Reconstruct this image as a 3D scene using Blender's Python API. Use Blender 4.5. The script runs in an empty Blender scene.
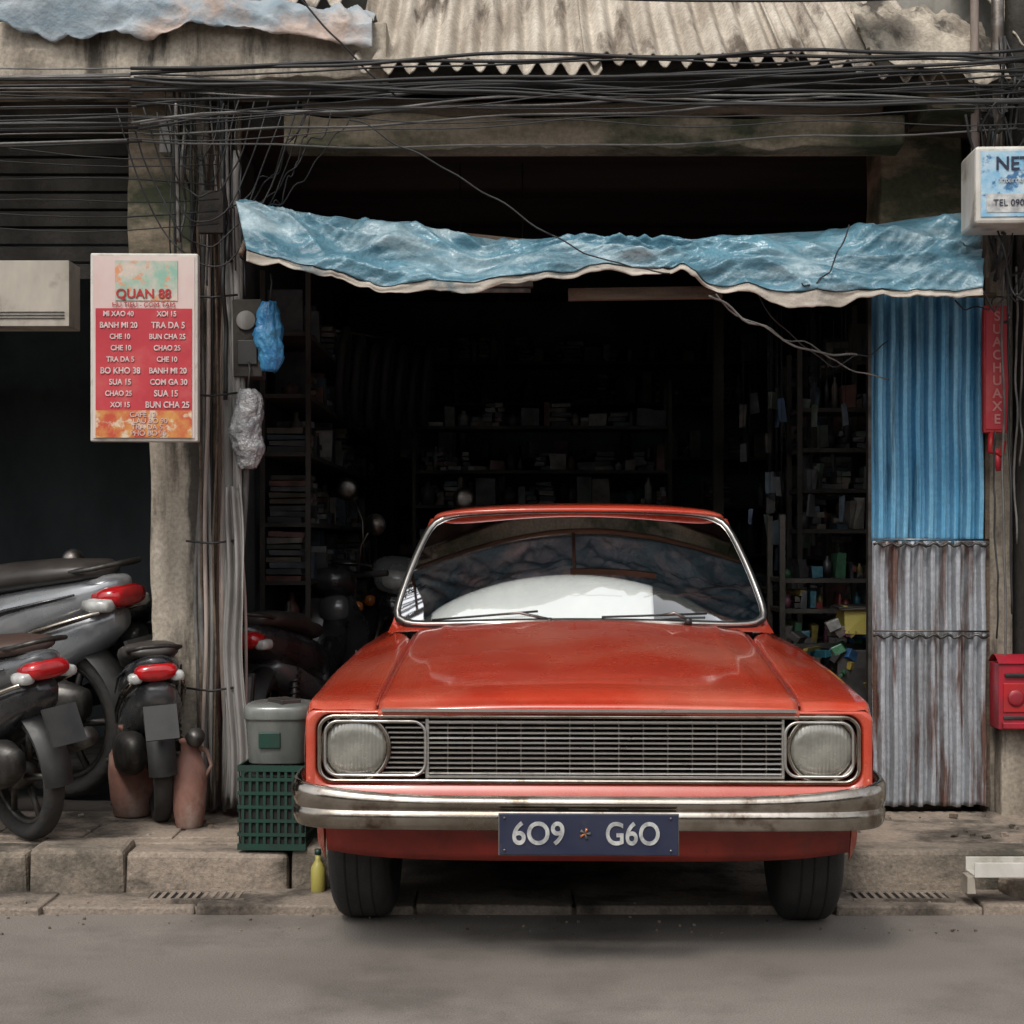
import bpy, math, random, bmesh
from mathutils import Vector, Matrix, noise
random.seed(11)
R=math.radians
scene=bpy.context.scene
COL=scene.collection

# ---------------------------------------------------------------- materials
def mat(name,c1,c2=None,scale=4,rough=.6,metal=0,bump=0,bscale=60,stretch=(1,1,1),lo=.38,hi=.62,
        c3=None,s3=1.2,lo3=.5,hi3=.7,st3=(1,1,1),coat=0,rvar=.15,fine=0,bdist=.02,fr=.22,crough=.08):
    m=bpy.data.materials.new(name); m.use_nodes=True
    nt=m.node_tree; N=nt.nodes; L=nt.links
    p=N['Principled BSDF']
    tc=N.new('ShaderNodeTexCoord')
    def nz(sc,st,det=5):
        mp=N.new('ShaderNodeMapping'); mp.inputs['Scale'].default_value=st
        n=N.new('ShaderNodeTexNoise'); n.inputs['Scale'].default_value=sc; n.inputs['Detail'].default_value=det
        n.inputs['Roughness'].default_value=.64
        L.new(tc.outputs['Object'],mp.inputs['Vector']); L.new(mp.outputs[0],n.inputs['Vector'])
        return n.outputs[0]
    def rng(s,a,b,c=0,d=1):
        r=N.new('ShaderNodeMapRange'); r.inputs[1].default_value=a; r.inputs[2].default_value=b
        r.inputs[3].default_value=c; r.inputs[4].default_value=d
        L.new(s,r.inputs[0]); return r.outputs[0]
    def mix(f,a,b,bt='MIX'):
        x=N.new('ShaderNodeMix'); x.data_type='RGBA'; x.blend_type=bt
        L.new(f,x.inputs[0]) if not isinstance(f,(int,float)) else setattr(x.inputs[0],'default_value',f)
        for v,i in ((a,6),(b,7)):
            if isinstance(v,tuple): x.inputs[i].default_value=(*v,1)
            else: L.new(v,x.inputs[i])
        return x.outputs[2]
    p.inputs['Roughness'].default_value=rough; p.inputs['Metallic'].default_value=metal
    p.inputs['Coat Weight'].default_value=coat; p.inputs['Coat Roughness'].default_value=crough
    p.inputs['Base Color'].default_value=(*c1,1)
    if c2:
        n1=nz(scale,stretch)
        c=mix(rng(n1,lo,hi),c1,c2)
        if c3: c=mix(rng(nz(s3,st3,7),lo3,hi3),c,c3)
        if fine:
            f=rng(nz(fine,(1,1,1),2),.3,.7,1-fr,1+fr)
            cc=N.new('ShaderNodeCombineColor')
            for i in range(3): L.new(f,cc.inputs[i])
            c=mix(1.0,c,cc.outputs[0],'MULTIPLY')
        L.new(c,p.inputs['Base Color'])
        L.new(rng(n1,.3,.7,max(0,rough-rvar),min(1,rough+rvar)),p.inputs['Roughness'])
    if bump:
        b=N.new('ShaderNodeBump'); b.inputs['Strength'].default_value=bump; b.inputs['Distance'].default_value=bdist
        L.new(nz(bscale,(1,1,1),3),b.inputs['Height']); L.new(b.outputs[0],p.inputs['Normal'])
    return m

concrete=mat('concrete_grimy',(.40,.35,.28),(.21,.178,.14),2.4,.85,stretch=(2,2,.35),bump=.35,bscale=14,c3=(.055,.047,.037),s3=2.2,st3=(2.6,2.6,.45),lo3=.50,hi3=.60,fine=60)
concrete_moss=mat('concrete_mossy',(.27,.215,.155),(.12,.10,.066),2.2,.9,stretch=(.6,1,3),bump=.4,bscale=14,c3=(.042,.048,.024),s3=1.9,st3=(.7,1,1.6),lo3=.49,hi3=.60,fine=50)
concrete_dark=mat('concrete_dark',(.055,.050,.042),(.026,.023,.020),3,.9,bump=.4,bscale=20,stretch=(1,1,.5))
plaster=mat('plaster_aged',(.36,.34,.30),(.20,.19,.165),2,.9,bump=.3,bscale=18,c3=(.07,.075,.05),s3=2.2,st3=(1,1,.4),lo3=.5,hi3=.64)
asphalt=mat('asphalt_worn',(.158,.138,.119),(.200,.178,.155),.9,.82,bump=.3,bscale=110,c3=(.110,.096,.083),s3=1.5,lo3=.48,hi3=.66,stretch=(.3,1,1),fine=190,fr=.3)
apron=mat('gutter_slab_concrete',(.24,.195,.155),(.14,.115,.09),3,.9,bump=.4,bscale=40,c3=(.055,.045,.036),s3=3,lo3=.48,hi3=.60,fine=90)
pave=mat('pavement_concrete',(.29,.235,.185),(.16,.13,.103),3,.9,bump=.4,bscale=40,c3=(.06,.05,.039),s3=3.0,lo3=.48,hi3=.60,fine=80)
soil=mat('ground_dusty',(.12,.11,.09),(.16,.14,.12),.5,.95,bump=.2,bscale=30)
inwall=mat('interior_wall_dark',(.058,.068,.073),(.026,.030,.032),1.1,.85,c3=(.085,.115,.127),s3=.8,lo3=.50,hi3=.64,stretch=(1,1,.5))  # dark mottled grey wall with bluish patches
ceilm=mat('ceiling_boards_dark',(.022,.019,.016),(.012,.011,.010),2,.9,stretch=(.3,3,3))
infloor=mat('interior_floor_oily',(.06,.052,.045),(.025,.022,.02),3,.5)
red=mat('car_paint_faded_red',(.50,.052,.023),(.40,.034,.015),2.2,.27,coat=.9,crough=.05,c3=(.50,.13,.08),s3=1.6,lo3=.42,hi3=.72,bump=.012,bscale=5,rvar=.06,fine=240,fr=.10)
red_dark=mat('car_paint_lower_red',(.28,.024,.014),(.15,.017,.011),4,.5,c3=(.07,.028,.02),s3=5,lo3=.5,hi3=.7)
chrome=mat('chrome_aged',(.50,.455,.40),(.26,.225,.185),5,.20,1.0,bump=.04,bscale=18,rvar=.12,c3=(.15,.105,.075),s3=7,lo3=.57,hi3=.70)
chrome_bar=mat('aluminium_grille',(.70,.68,.64),(.42,.40,.37),14,.38,1.0)
black=mat('black_plastic',(.014,.014,.014),(.030,.029,.027),8,.5)
blackvoid=mat('engine_bay_black',(.006,.006,.006),(.010,.010,.010),8,.9)
rubber=mat('tyre_rubber',(.014,.014,.014),(.034,.030,.027),6,.85,bump=.2,bscale=50)
seatm=mat('vinyl_seat',(.035,.031,.028),(.055,.047,.042),5,.45)
seatbr=mat('vinyl_seat_brown',(.075,.045,.035),(.05,.033,.028),5,.45)
carseat=mat('car_seat_vinyl',(.20,.21,.20),(.12,.125,.12),5,.5)
white=mat('white_plastic',(.56,.54,.50),(.40,.38,.33),5,.5,c3=(.20,.17,.13),s3=5,lo3=.54,hi3=.7,stretch=(1,1,.5))
reflection_white=mat('white_reflection_panel',(.90,.90,.90),(.84,.84,.85),3,.6)  # white of the panel added as windscreen reflection
silver=mat('scooter_silver',(.36,.37,.38),(.27,.28,.29),3,.24,.4,coat=.5)
grey2=mat('scooter_graphite',(.16,.165,.17),(.09,.092,.096),3,.28,.4,coat=.4)
darkblk=mat('scooter_black',(.014,.014,.016),(.035,.035,.037),5,.28,coat=.4)
steel=mat('steel_dull',(.30,.28,.26),(.12,.10,.085),12,.4,1.0)
darksteel=mat('engine_cast_dark',(.10,.095,.09),(.04,.037,.033),10,.5,.8)
lensred=mat('tail_lens_red',(.45,.010,.013),(.28,.008,.010),20,.15,coat=.6)
lensclear=mat('lens_clear_white',(.50,.50,.48),(.35,.35,.33),30,.15,coat=.6)
lensamb=mat('lens_amber',(.40,.12,.02),(.30,.09,.02),30,.2,coat=.5)
terracotta=mat('jug_terracotta',(.26,.13,.10),(.16,.075,.055),5,.75,c3=(.33,.24,.20),s3=4,lo3=.48,hi3=.66)
green=mat('crate_green',(.008,.045,.030),(.006,.026,.018),6,.5)
tarp=mat('tarp_blue',(.115,.255,.325),(.055,.135,.18),1.6,.36,stretch=(1,2,3),bump=.55,bscale=18,c3=(.29,.385,.42),s3=1.9,st3=(.8,2,3.2),lo3=.49,hi3=.64,fine=45,fr=.12)
tarp_hem=mat('tarp_lining_cream',(.46,.41,.35),(.24,.21,.175),4,.8,bump=.4,bscale=20,stretch=(1,1,3),c3=(.12,.14,.14),s3=3,lo3=.52,hi3=.62)
cloth_top=mat('tarp_faded',(.34,.37,.39),(.19,.25,.29),2.2,.6,bump=.5,bscale=16,stretch=(1,2,2),c3=(.40,.31,.26),s3=1.3,lo3=.50,hi3=.58)
fibre=mat('roof_fibre_cement',(.48,.43,.36),(.29,.245,.195),2.5,.9,stretch=(3,.5,.5),bump=.25,bscale=30,c3=(.10,.077,.058),s3=3,st3=(3.4,.5,.5),lo3=.54,hi3=.66,fine=60)
cblue=mat('corrugated_blue_paint',(.065,.27,.46),(.19,.43,.60),2.6,.45,.1,stretch=(9,1,.3),c3=(.03,.085,.14),s3=3,st3=(6,1,.35),lo3=.53,hi3=.66,bump=.08,bscale=30,fine=50,fr=.12)
czinc=mat('corrugated_zinc_rusty',(.42,.44,.47),(.23,.24,.255),2.6,.5,.25,stretch=(11,1,.4),c3=(.12,.065,.05),s3=2.7,st3=(6,1,.45),lo3=.52,hi3=.62,bump=.15,bscale=30,fine=50,fr=.15)
wood=mat('weathered_timber',(.13,.09,.06),(.06,.043,.03),4,.8,stretch=(.3,3,3),bump=.4,bscale=40)
redsign=mat('sign_red',(.40,.012,.014),(.28,.012,.014),8,.5)
redbox=mat('mailbox_red',(.38,.012,.030),(.22,.010,.018),6,.4,coat=.3)
pinkpipe=mat('pipe_pinkish_pvc',(.42,.34,.30),(.19,.155,.13),4,.6,stretch=(2,2,.4))
greypipe=mat('pipe_grey_pvc',(.31,.295,.28),(.13,.122,.11),4,.6,stretch=(2,2,.4))
cable=mat('cable_black',(.010,.010,.010),(.018,.018,.018),8,.6)
cablegrey=mat('cable_grey',(.15,.14,.13),(.07,.07,.065),8,.6)
bluebag=mat('bag_blue',(.025,.15,.34),(.06,.25,.44),9,.4,bump=.6,bscale=25)
clearbag=mat('bag_translucent_grey',(.28,.28,.28),(.14,.14,.15),14,.3,bump=.9,bscale=30)
plateblue=mat('plate_navy',(.007,.011,.036),(.014,.018,.044),7,.65,c3=(.05,.045,.045),s3=9,lo3=.56,hi3=.7)
platewhite=mat('plate_character_white',(.50,.50,.48),(.24,.24,.24),24,.5)
stonemat=mat('kerb_stone',(.25,.205,.16),(.13,.108,.085),3,.9,bump=.5,bscale=28,c3=(.052,.046,.034),s3=2.6,lo3=.47,hi3=.59,fine=70)
yellow=mat('plastic_yellow',(.34,.30,.07),(.26,.22,.05),4,.5)

def glassmat(name,tint,ior=1.55,dirt_haze=.06,dcol=(.4,.42,.38)):
    m=bpy.data.materials.new(name); m.use_nodes=True; nt=m.node_tree; N=nt.nodes; L=nt.links
    for n in list(N):
        if n.type!='OUTPUT_MATERIAL': N.remove(n)
    out=[n for n in N if n.type=='OUTPUT_MATERIAL'][0]
    t=N.new('ShaderNodeBsdfTransparent'); t.inputs[0].default_value=(*tint,1)
    g=N.new('ShaderNodeBsdfGlossy'); g.inputs['Roughness'].default_value=.03; g.inputs[0].default_value=(.97,.98,1,1)
    d=N.new('ShaderNodeBsdfDiffuse'); d.inputs[0].default_value=(*dcol,1)
    fr=N.new('ShaderNodeFresnel'); fr.inputs[0].default_value=ior
    m1=N.new('ShaderNodeMixShader'); m2=N.new('ShaderNodeMixShader')
    nz=N.new('ShaderNodeTexNoise'); nz.inputs['Scale'].default_value=2.2; nz.inputs['Detail'].default_value=6
    tc=N.new('ShaderNodeTexCoord'); L.new(tc.outputs['Object'],nz.inputs['Vector'])
    r=N.new('ShaderNodeMapRange'); r.inputs[1].default_value=.35; r.inputs[2].default_value=.7; r.inputs[3].default_value=dirt_haze*.4; r.inputs[4].default_value=dirt_haze*1.9  # diffuse film: dirt plus a milky haze painted over the glass
    L.new(nz.outputs[0],r.inputs[0])
    L.new(r.outputs[0],m1.inputs[0]); L.new(t.outputs[0],m1.inputs[1]); L.new(d.outputs[0],m1.inputs[2])
    L.new(fr.outputs[0],m2.inputs[0]); L.new(m1.outputs[0],m2.inputs[1]); L.new(g.outputs[0],m2.inputs[2])
    L.new(m2.outputs[0],out.inputs[0]); return m
glass=glassmat('car_glass',(.93,.96,.94),1.55,.12,(.32,.35,.32))
glass_side=glassmat('car_glass_side',(.7,.78,.74),1.45,.26,(.42,.46,.43))

def lampglass():
    m=mat('headlamp_lens',(.20,.195,.17),(.32,.31,.27),8,.22,.35,coat=.7)
    nt=m.node_tree; N=nt.nodes; L=nt.links; p=N['Principled BSDF']
    tc=N.new('ShaderNodeTexCoord'); w=N.new('ShaderNodeTexWave'); w.bands_direction='X'; w.inputs['Scale'].default_value=28; w.inputs['Distortion'].default_value=1.5
    L.new(tc.outputs['Object'],w.inputs['Vector'])
    b=N.new('ShaderNodeBump'); b.inputs['Strength'].default_value=.2; b.inputs['Distance'].default_value=.004
    L.new(w.outputs['Fac'],b.inputs['Height']); L.new(b.outputs[0],p.inputs['Normal']); return m
lens_head=lampglass()

# ---------------------------------------------------------------- mesh builder
def interp(x,t):
    if x<=t[0][0]: return t[0][1]
    for (a,b),(c,d) in zip(t,t[1:]):
        if x<=c: return b+(d-b)*(x-a)/(c-a)
    return t[-1][1]
def sinterp(x,t):
    if x<=t[0][0]: return t[0][1]
    for (a,b),(c,d) in zip(t,t[1:]):
        if x<=c:
            k=(x-a)/(c-a); k=k*k*(3-2*k); return b+(d-b)*k
    return t[-1][1]
def empty(name,loc=(0,0,0),rotz=0,rot=None,scale=1):
    e=bpy.data.objects.new(name,None); COL.objects.link(e); e.empty_display_size=.2
    e.location=loc; e.rotation_euler=rot if rot else (0,0,rotz); e.scale=(scale,)*3 if not isinstance(scale,tuple) else scale
    return e
class B:
    def __init__(s): s.v=[];s.f=[];s.m=[];s.sm=[];s.mats=[]
    def mi(s,m):
        if m not in s.mats: s.mats.append(m)
        return s.mats.index(m)
    def add(s,vs,fs,m,smooth=False):
        o=len(s.v); s.v+=[tuple(v) for v in vs]; k=s.mi(m)
        for f in fs: s.f.append([i+o for i in f]); s.m.append(k); s.sm.append(smooth)
    def box(s,x0,x1,y0,y1,z0,z1,m,rz=0,rx=0,ry=0,jit=0):
        c=Vector(((x0+x1)/2,(y0+y1)/2,(z0+z1)/2)); h=Vector((abs(x1-x0)/2,abs(y1-y0)/2,abs(z1-z0)/2))
        M=Matrix.Rotation(rz,3,'Z')@Matrix.Rotation(ry,3,'Y')@Matrix.Rotation(rx,3,'X')
        vs=[]
        for a in (-1,1):
            for b in (-1,1):
                for d in (-1,1):
                    q=Vector((a*h.x+random.uniform(-jit,jit),b*h.y+random.uniform(-jit,jit),d*h.z+random.uniform(-jit,jit)))
                    vs.append(c+M@q)
        s.add(vs,[(0,1,3,2),(4,6,7,5),(0,4,5,1),(2,3,7,6),(0,2,6,4),(1,5,7,3)],m)
    def tube(s,pts,r,m,seg=8,caps=True,flat=1):
        pts=[Vector(p) for p in pts]; n=len(pts)
        rs=r if isinstance(r,(list,tuple)) else [r]*n
        vs=[]; prev=None
        for i,p in enumerate(pts):
            t=(pts[min(i+1,n-1)]-pts[max(i-1,0)])
            if t.length<1e-9: t=Vector((0,0,1))
            t.normalize()
            if prev is None:
                a=t.cross(Vector((0,0,1))); 
                if a.length<.05: a=t.cross(Vector((0,1,0)))
            else: a=prev-t*prev.dot(t)
            a.normalize(); prev=a; b=t.cross(a)
            for k in range(seg):
                an=2*math.pi*k/seg
                vs.append(p+(a*math.cos(an)+b*math.sin(an)*flat)*rs[i])
        fs=[]
        for i in range(n-1):
            for k in range(seg):
                k2=(k+1)%seg
                fs.append((i*seg+k,i*seg+k2,(i+1)*seg+k2,(i+1)*seg+k))
        if caps: fs.append(tuple(range(seg))[::-1]); fs.append(tuple((n-1)*seg+k for k in range(seg)))
        s.add(vs,fs,m,True)
    def grid(s,fn,nu,nv,m,smooth=True):
        vs=[fn(i/nu,j/nv) for i in range(nu+1) for j in range(nv+1)]
        o=len(s.v); s.v+=[tuple(v) for v in vs]; k=s.mi(m)
        for i in range(nu):
            for j in range(nv):
                a=i*(nv+1)+j
                s.f.append([o+a,o+a+nv+1,o+a+nv+2,o+a+1]); s.m.append(k); s.sm.append(smooth)
    def loops(s,loops,m,closed=True,caps=(False,False),smooth=True):
        n=len(loops[0]); vs=[p for l in loops for p in l]; fs=[]
        for i in range(len(loops)-1):
            for k in range(n if closed else n-1):
                k2=(k+1)%n
                fs.append((i*n+k,i*n+k2,(i+1)*n+k2,(i+1)*n+k))
        if caps[0]: fs.append(tuple(range(n))[::-1])
        if caps[1]: fs.append(tuple((len(loops)-1)*n+k for k in range(n)))
        s.add(vs,fs,m,smooth)
    def lathe(s,c,prof,m,seg=20,axis='Z',smooth=True):
        lp=[]
        for r,h in prof:
            l=[]
            for k in range(seg):
                a=2*math.pi*k/seg
                if axis=='Z': l.append((c[0]+r*math.cos(a),c[1]+r*math.sin(a),c[2]+h))
                elif axis=='Y': l.append((c[0]+r*math.cos(a),c[1]+h,c[2]+r*math.sin(a)))
                else: l.append((c[0]+h,c[1]+r*math.cos(a),c[2]+r*math.sin(a)))
            lp.append(l)
        s.loops(lp,m,True,(True,True),smooth)
    def loftY(s,secs,m,seg=16,cx=0,p=2.6):
        lp=[]
        for y,zc,hw,hh in secs:
            l=[]
            for k in range(seg):
                a=2*math.pi*k/seg; ca,sa=math.cos(a),math.sin(a)
                l.append((cx+hw*math.copysign(abs(ca)**(2/p),ca),y,zc+hh*math.copysign(abs(sa)**(2/p),sa)))
            lp.append(l)
        s.loops(lp,m,True,(True,True))
    def obj(s,name,parent=None,bevel=0,sub=0,solid=0):
        me=bpy.data.meshes.new(name); me.from_pydata(s.v,[],s.f)
        for m in s.mats: me.materials.append(m)
        for p,k,sm in zip(me.polygons,s.m,s.sm): p.material_index=k; p.use_smooth=sm
        me.update()
        bm=bmesh.new(); bm.from_mesh(me); bmesh.ops.recalc_face_normals(bm,faces=bm.faces); bm.to_mesh(me); bm.free()
        o=bpy.data.objects.new(name,me); COL.objects.link(o)
        if parent: o.parent=parent
        if solid:
            q=o.modifiers.new('s','SOLIDIFY'); q.thickness=solid; q.offset=0
        if bevel:
            q=o.modifiers.new('b','BEVEL'); q.width=bevel; q.segments=2; q.limit_method='ANGLE'; q.angle_limit=R(35)
        if sub:
            q=o.modifiers.new('u','SUBSURF'); q.levels=sub; q.render_levels=sub
        return o
def text(name,body,size,loc,m,parent,rot=(R(90),0,0),ext=.001,bold=0,sx=1):
    c=bpy.data.curves.new(name,'FONT'); c.body=body; c.size=size; c.extrude=ext; c.align_x='CENTER'; c.align_y='CENTER'; c.offset=bold
    c.materials.append(m)
    o=bpy.data.objects.new(name,c); COL.objects.link(o); o.parent=parent; o.location=loc; o.rotation_euler=rot; o.scale=(sx,1,1)
    return o
def nv(x,y,z,s=1.0): return noise.noise(Vector((x*s,y*s,z*s)))

# ---------------------------------------------------------------- ground, road, pavements
b=B(); b.grid(lambda u,v:(-300+600*u,-300+600*v,-.012),4,4,soil,False); b.obj('ground')
b=B(); b.box(-60,60,-6.0,5.5,-.2,0.0,asphalt)
b.obj('road')
b=B()
x=-12.0
while x<12:
    w=random.uniform(.45,.9)
    h=.03+random.uniform(-.008,.006)
    b.box(x+.004,x+w-.004,5.49+random.uniform(-.02,.015),5.742,-.1,h,apron,jit=.006,rz=random.uniform(-.01,.01))
    x+=w
b.box(-12,12,5.52,5.74,-.1,.018,stonemat)
b.obj('gutter',bevel=.008)
b=B()
def kerb(x0,x1):
    x=x0
    while x<x1-.01:
        w=min(random.uniform(.35,.9),x1-x)
        b.box(x+.003,x+w-.003,5.75+random.uniform(-.025,.015),5.93,-.05,.178+random.uniform(-.014,.010),random.choice([stonemat,stonemat,pave]),jit=.010)
        x+=w
kerb(-12,-.66); kerb(1.16,12)
b.obj('kerb',bevel=.018)
b=B()
for (x0,x1) in ((-12,-.66),(1.16,12)):
    b.box(x0,x1,5.93,6.62,-.1,.168,pave)
x=-3.0
while x<-.9:
    b.box(x,x+.33,6.0,6.32,.1,.174+random.uniform(0,.008),pave,jit=.004); x+=.345
b.box(-.66,1.16,5.745,7.4,-.1,.024,apron)
b.obj('pavement',bevel=.006)
def grate(x0,name):
    e=empty(name,(x0,5.62,.0)); g=B()
    g.box(-.17,.17,-.06,.06,-.05,.036,blackvoid)
    for i in range(11): g.box(-.16+i*.03,-.145+i*.03,-.055,.055,.03,.041,apron)
    g.box(-.18,.18,-.072,-.057,.0,.042,apron); g.box(-.18,.18,.057,.072,.0,.042,apron)
    g.obj('grating',e)
grate(1.38,'drain_grate'); grate(-1.12,'drain_grate.001')

# ---------------------------------------------------------------- shophouse building
shop=empty('shophouse_building')
b=B()
def pillar(x0,x1,y0,y1,z0,z1,m,seed,amp=.012):
    lp=[]; n=44
    for i in range(n+1):
        z=z0+(z1-z0)*i/n; l=[]
        for (x,y) in ((x0,y0),(x0*.66+x1*.34,y0),(x0*.34+x1*.66,y0),(x1,y0),(x1,y1),(x0,y1)):
            l.append((x+amp*nv(x*9+seed,z*2.2,y*5)+amp*.5*nv(x*20,z*9,seed),y+amp*nv(z*2.7,x*8,seed)+amp*.6*nv(x*15,z*8,seed),z))
        lp.append(l)
    b.loops(lp,m,True,(True,True),False)
pillar(-1.515,-1.265,6.6,6.95,.0,3.3,concrete,1,.018)
pillar(-1.60,-1.32,6.57,6.9,2.35,3.3,concrete_moss,2)
pillar(1.57,1.92,6.72,7.0,.0,3.3,concrete_moss,3)
pillar(1.985,2.10,6.62,6.95,.0,3.3,concrete,4)
pillar(-5.2,-4.9,6.6,6.95,0,3.3,concrete,5)
pillar(4.9,5.2,6.6,6.95,0,3.3,concrete,6)
b.obj('columns',shop,bevel=.012)
b=B()
b.box(2.11,4.9,6.70,6.9,0,3.3,plaster)
b.box(2.02,2.14,6.52,6.70,.0,.62,concrete)
b.box(2.12,2.16,6.4,6.70,.0,3.2,concrete_dark)
b.obj('side_wall',shop,bevel=.01)
b=B()
def rough_beam(x0,x1,y0,y1,z0,z1,m,amp=.012,n=60):
    lp=[]
    for i in range(n+1):
        x=x0+(x1-x0)*i/n; zm=(z0+z1)/2
        lp.append([(x,y0+amp*nv(x*3,1,z0),z0+amp*nv(x*4,5,y0)+amp*.6*nv(x*14,2,y0)),(x,y0+amp*nv(x*5,4,zm),zm),(x,y0+amp*nv(x*3,7,z1),z1+amp*nv(x*4,9,y0)),(x,y1,z1),(x,y1,z0)])
    b.loops(lp,m,True,(True,True),False)
rough_beam(-.93,1.60,6.43,6.58,2.90,3.03,concrete_moss,.025,90)
rough_beam(-.86,1.52,6.46,6.60,3.035,3.10,wood,.02,60)
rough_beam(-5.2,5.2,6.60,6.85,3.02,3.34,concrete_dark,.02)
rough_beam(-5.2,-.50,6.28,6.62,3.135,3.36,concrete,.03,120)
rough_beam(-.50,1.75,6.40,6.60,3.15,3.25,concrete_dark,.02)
b.obj('beams',shop,bevel=.01)
b=B()
b.box(-5.2,5.2,7.3,7.5,3.3,6.6,plaster)
b.box(-5.3,5.3,7.1,11.9,6.6,6.8,plaster)
for x in (-3.6,-1.0,1.6,4.0):
    b.box(x-.55,x+.55,7.27,7.35,4.1,5.4,blackvoid); b.box(x-.6,x+.6,7.24,7.33,4.02,4.10,concrete)
    for k in range(3): b.box(x-.55+k*.55-.02,x-.53+k*.55,7.25,7.30,4.1,5.4,wood)
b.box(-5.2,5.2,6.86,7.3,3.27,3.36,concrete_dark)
b.obj('upper_storey',shop)
b=B()
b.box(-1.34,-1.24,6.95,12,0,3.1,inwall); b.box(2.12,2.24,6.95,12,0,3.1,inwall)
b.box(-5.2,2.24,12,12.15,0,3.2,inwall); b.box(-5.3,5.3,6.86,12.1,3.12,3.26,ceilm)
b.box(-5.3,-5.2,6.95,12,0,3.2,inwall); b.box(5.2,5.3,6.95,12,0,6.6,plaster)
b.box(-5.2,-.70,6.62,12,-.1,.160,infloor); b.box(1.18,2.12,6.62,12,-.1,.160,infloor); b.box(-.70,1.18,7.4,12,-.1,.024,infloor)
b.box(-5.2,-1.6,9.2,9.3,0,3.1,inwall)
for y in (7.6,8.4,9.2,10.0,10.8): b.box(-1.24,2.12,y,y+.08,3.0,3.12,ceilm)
for i in range(9): b.box(-4.9,-1.62,6.72,6.76,2.42+i*.075,2.48+i*.075,concrete_dark,rx=.25)
b.box(1.2,1.26,9.4,9.46,0,3.1,concrete_dark); b.box(-.1,-.05,11.3,11.35,0,3.1,concrete_dark)
b.obj('interior',shop)
b=B()
def roof_fn(x0,x1,seed,y0=6.17,z0=3.150,sl=36,length=1.42,dip=0):
    nrib=(x1-x0)/.090
    def f(u,v):
        x=x0+(x1-x0)*u
        rib=.026*math.cos(2*math.pi*u*nrib)
        col=int(u*nrib+.5)
        e=-.06*nv(int(u*nrib/6)*3.7,seed,0)+.030*nv(col*1.7,seed,2)
        d=e+(length-e)*v
        y=y0+d*math.cos(R(sl)); z=z0+dip*u+d*math.sin(R(sl))+rib
        z+=.03*nv(x*1.5,v*2,seed)
        return (x,y,z)
    return f
b.grid(roof_fn(-.62,.35,1),170,10,fibre)
b.grid(roof_fn(.28,1.12,5,z0=3.172,y0=6.16),150,10,fibre)
b.grid(roof_fn(1.05,1.72,9,z0=3.19,y0=6.2,dip=-.07),120,10,fibre)
b.grid(roof_fn(-5.0,-.68,3,y0=6.45,z0=3.5),500,6,fibre)
b.grid(roof_fn(2.0,5.2,4,y0=6.3,z0=3.3),400,6,fibre)
b.obj('corrugated_roof',shop,solid=.007)
b=B()
b.grid(lambda u,v:(1.40+.56*u, 6.14+.5*v+.03*nv(u*5,v*5,0), 3.17-.10*u+.42*v+.05*nv(u*6,v*6,3)+.02*nv(u*17,v*17,3)),50,40,concrete)
b.grid(lambda u,v:(1.20+.30*u+.1*v+.03*nv(v*5,u*3,2), 6.02+.3*v+.03*nv(u*5,v*5,0), 3.43+.25*v+.07*nv(u*6,v*6,3)),20,20,tarp)
b.box(1.66,1.86,6.30,6.6,3.02,3.18,concrete_moss,jit=.02)
b.obj('roof_flashing',shop)
b=B(); b.tube([(1.93,6.3,2.6),(1.935,6.3,3.3),(1.94,6.3,4.4)],.026,steel,10); b.tube([(2.03,6.35,2.75),(2.03,6.35,4.4)],.05,concrete_dark,10)
b.tube([(1.86,6.34,2.75),(1.85,6.34,4.4)],.018,pinkpipe,10)
b.box(1.8,2.1,6.33,6.36,3.02,3.05,steel); b.obj('utility_pipe')

def top_tarp(name,xa,L_,seed):
    b=B()
    def f(u,v):
        x=xa+L_*u
        e=.08*nv(x*2.2,seed,0)
        prof=v*(.54+e)
        y=6.60-min(prof,.40)*.9
        z=3.490-.09*u*u - (max(0,prof-.36))*.72 -.07*v
        r1=1-2*abs(nv(x*3+v*2,v*2.5,seed)); r2=1-2*abs(nv(x*8-v*2,v*5,seed+3))
        z+=.045*r1+.020*r2+.005*nv(x*40,v*20,1); y-=.016*r1+.016*r2
        return (x,y,z)
    b.grid(f,260,44,cloth_top); 
    b.obj(name,None,solid=.004)
top_tarp('tarpaulin_cover',-2.05,1.50,0)

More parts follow.
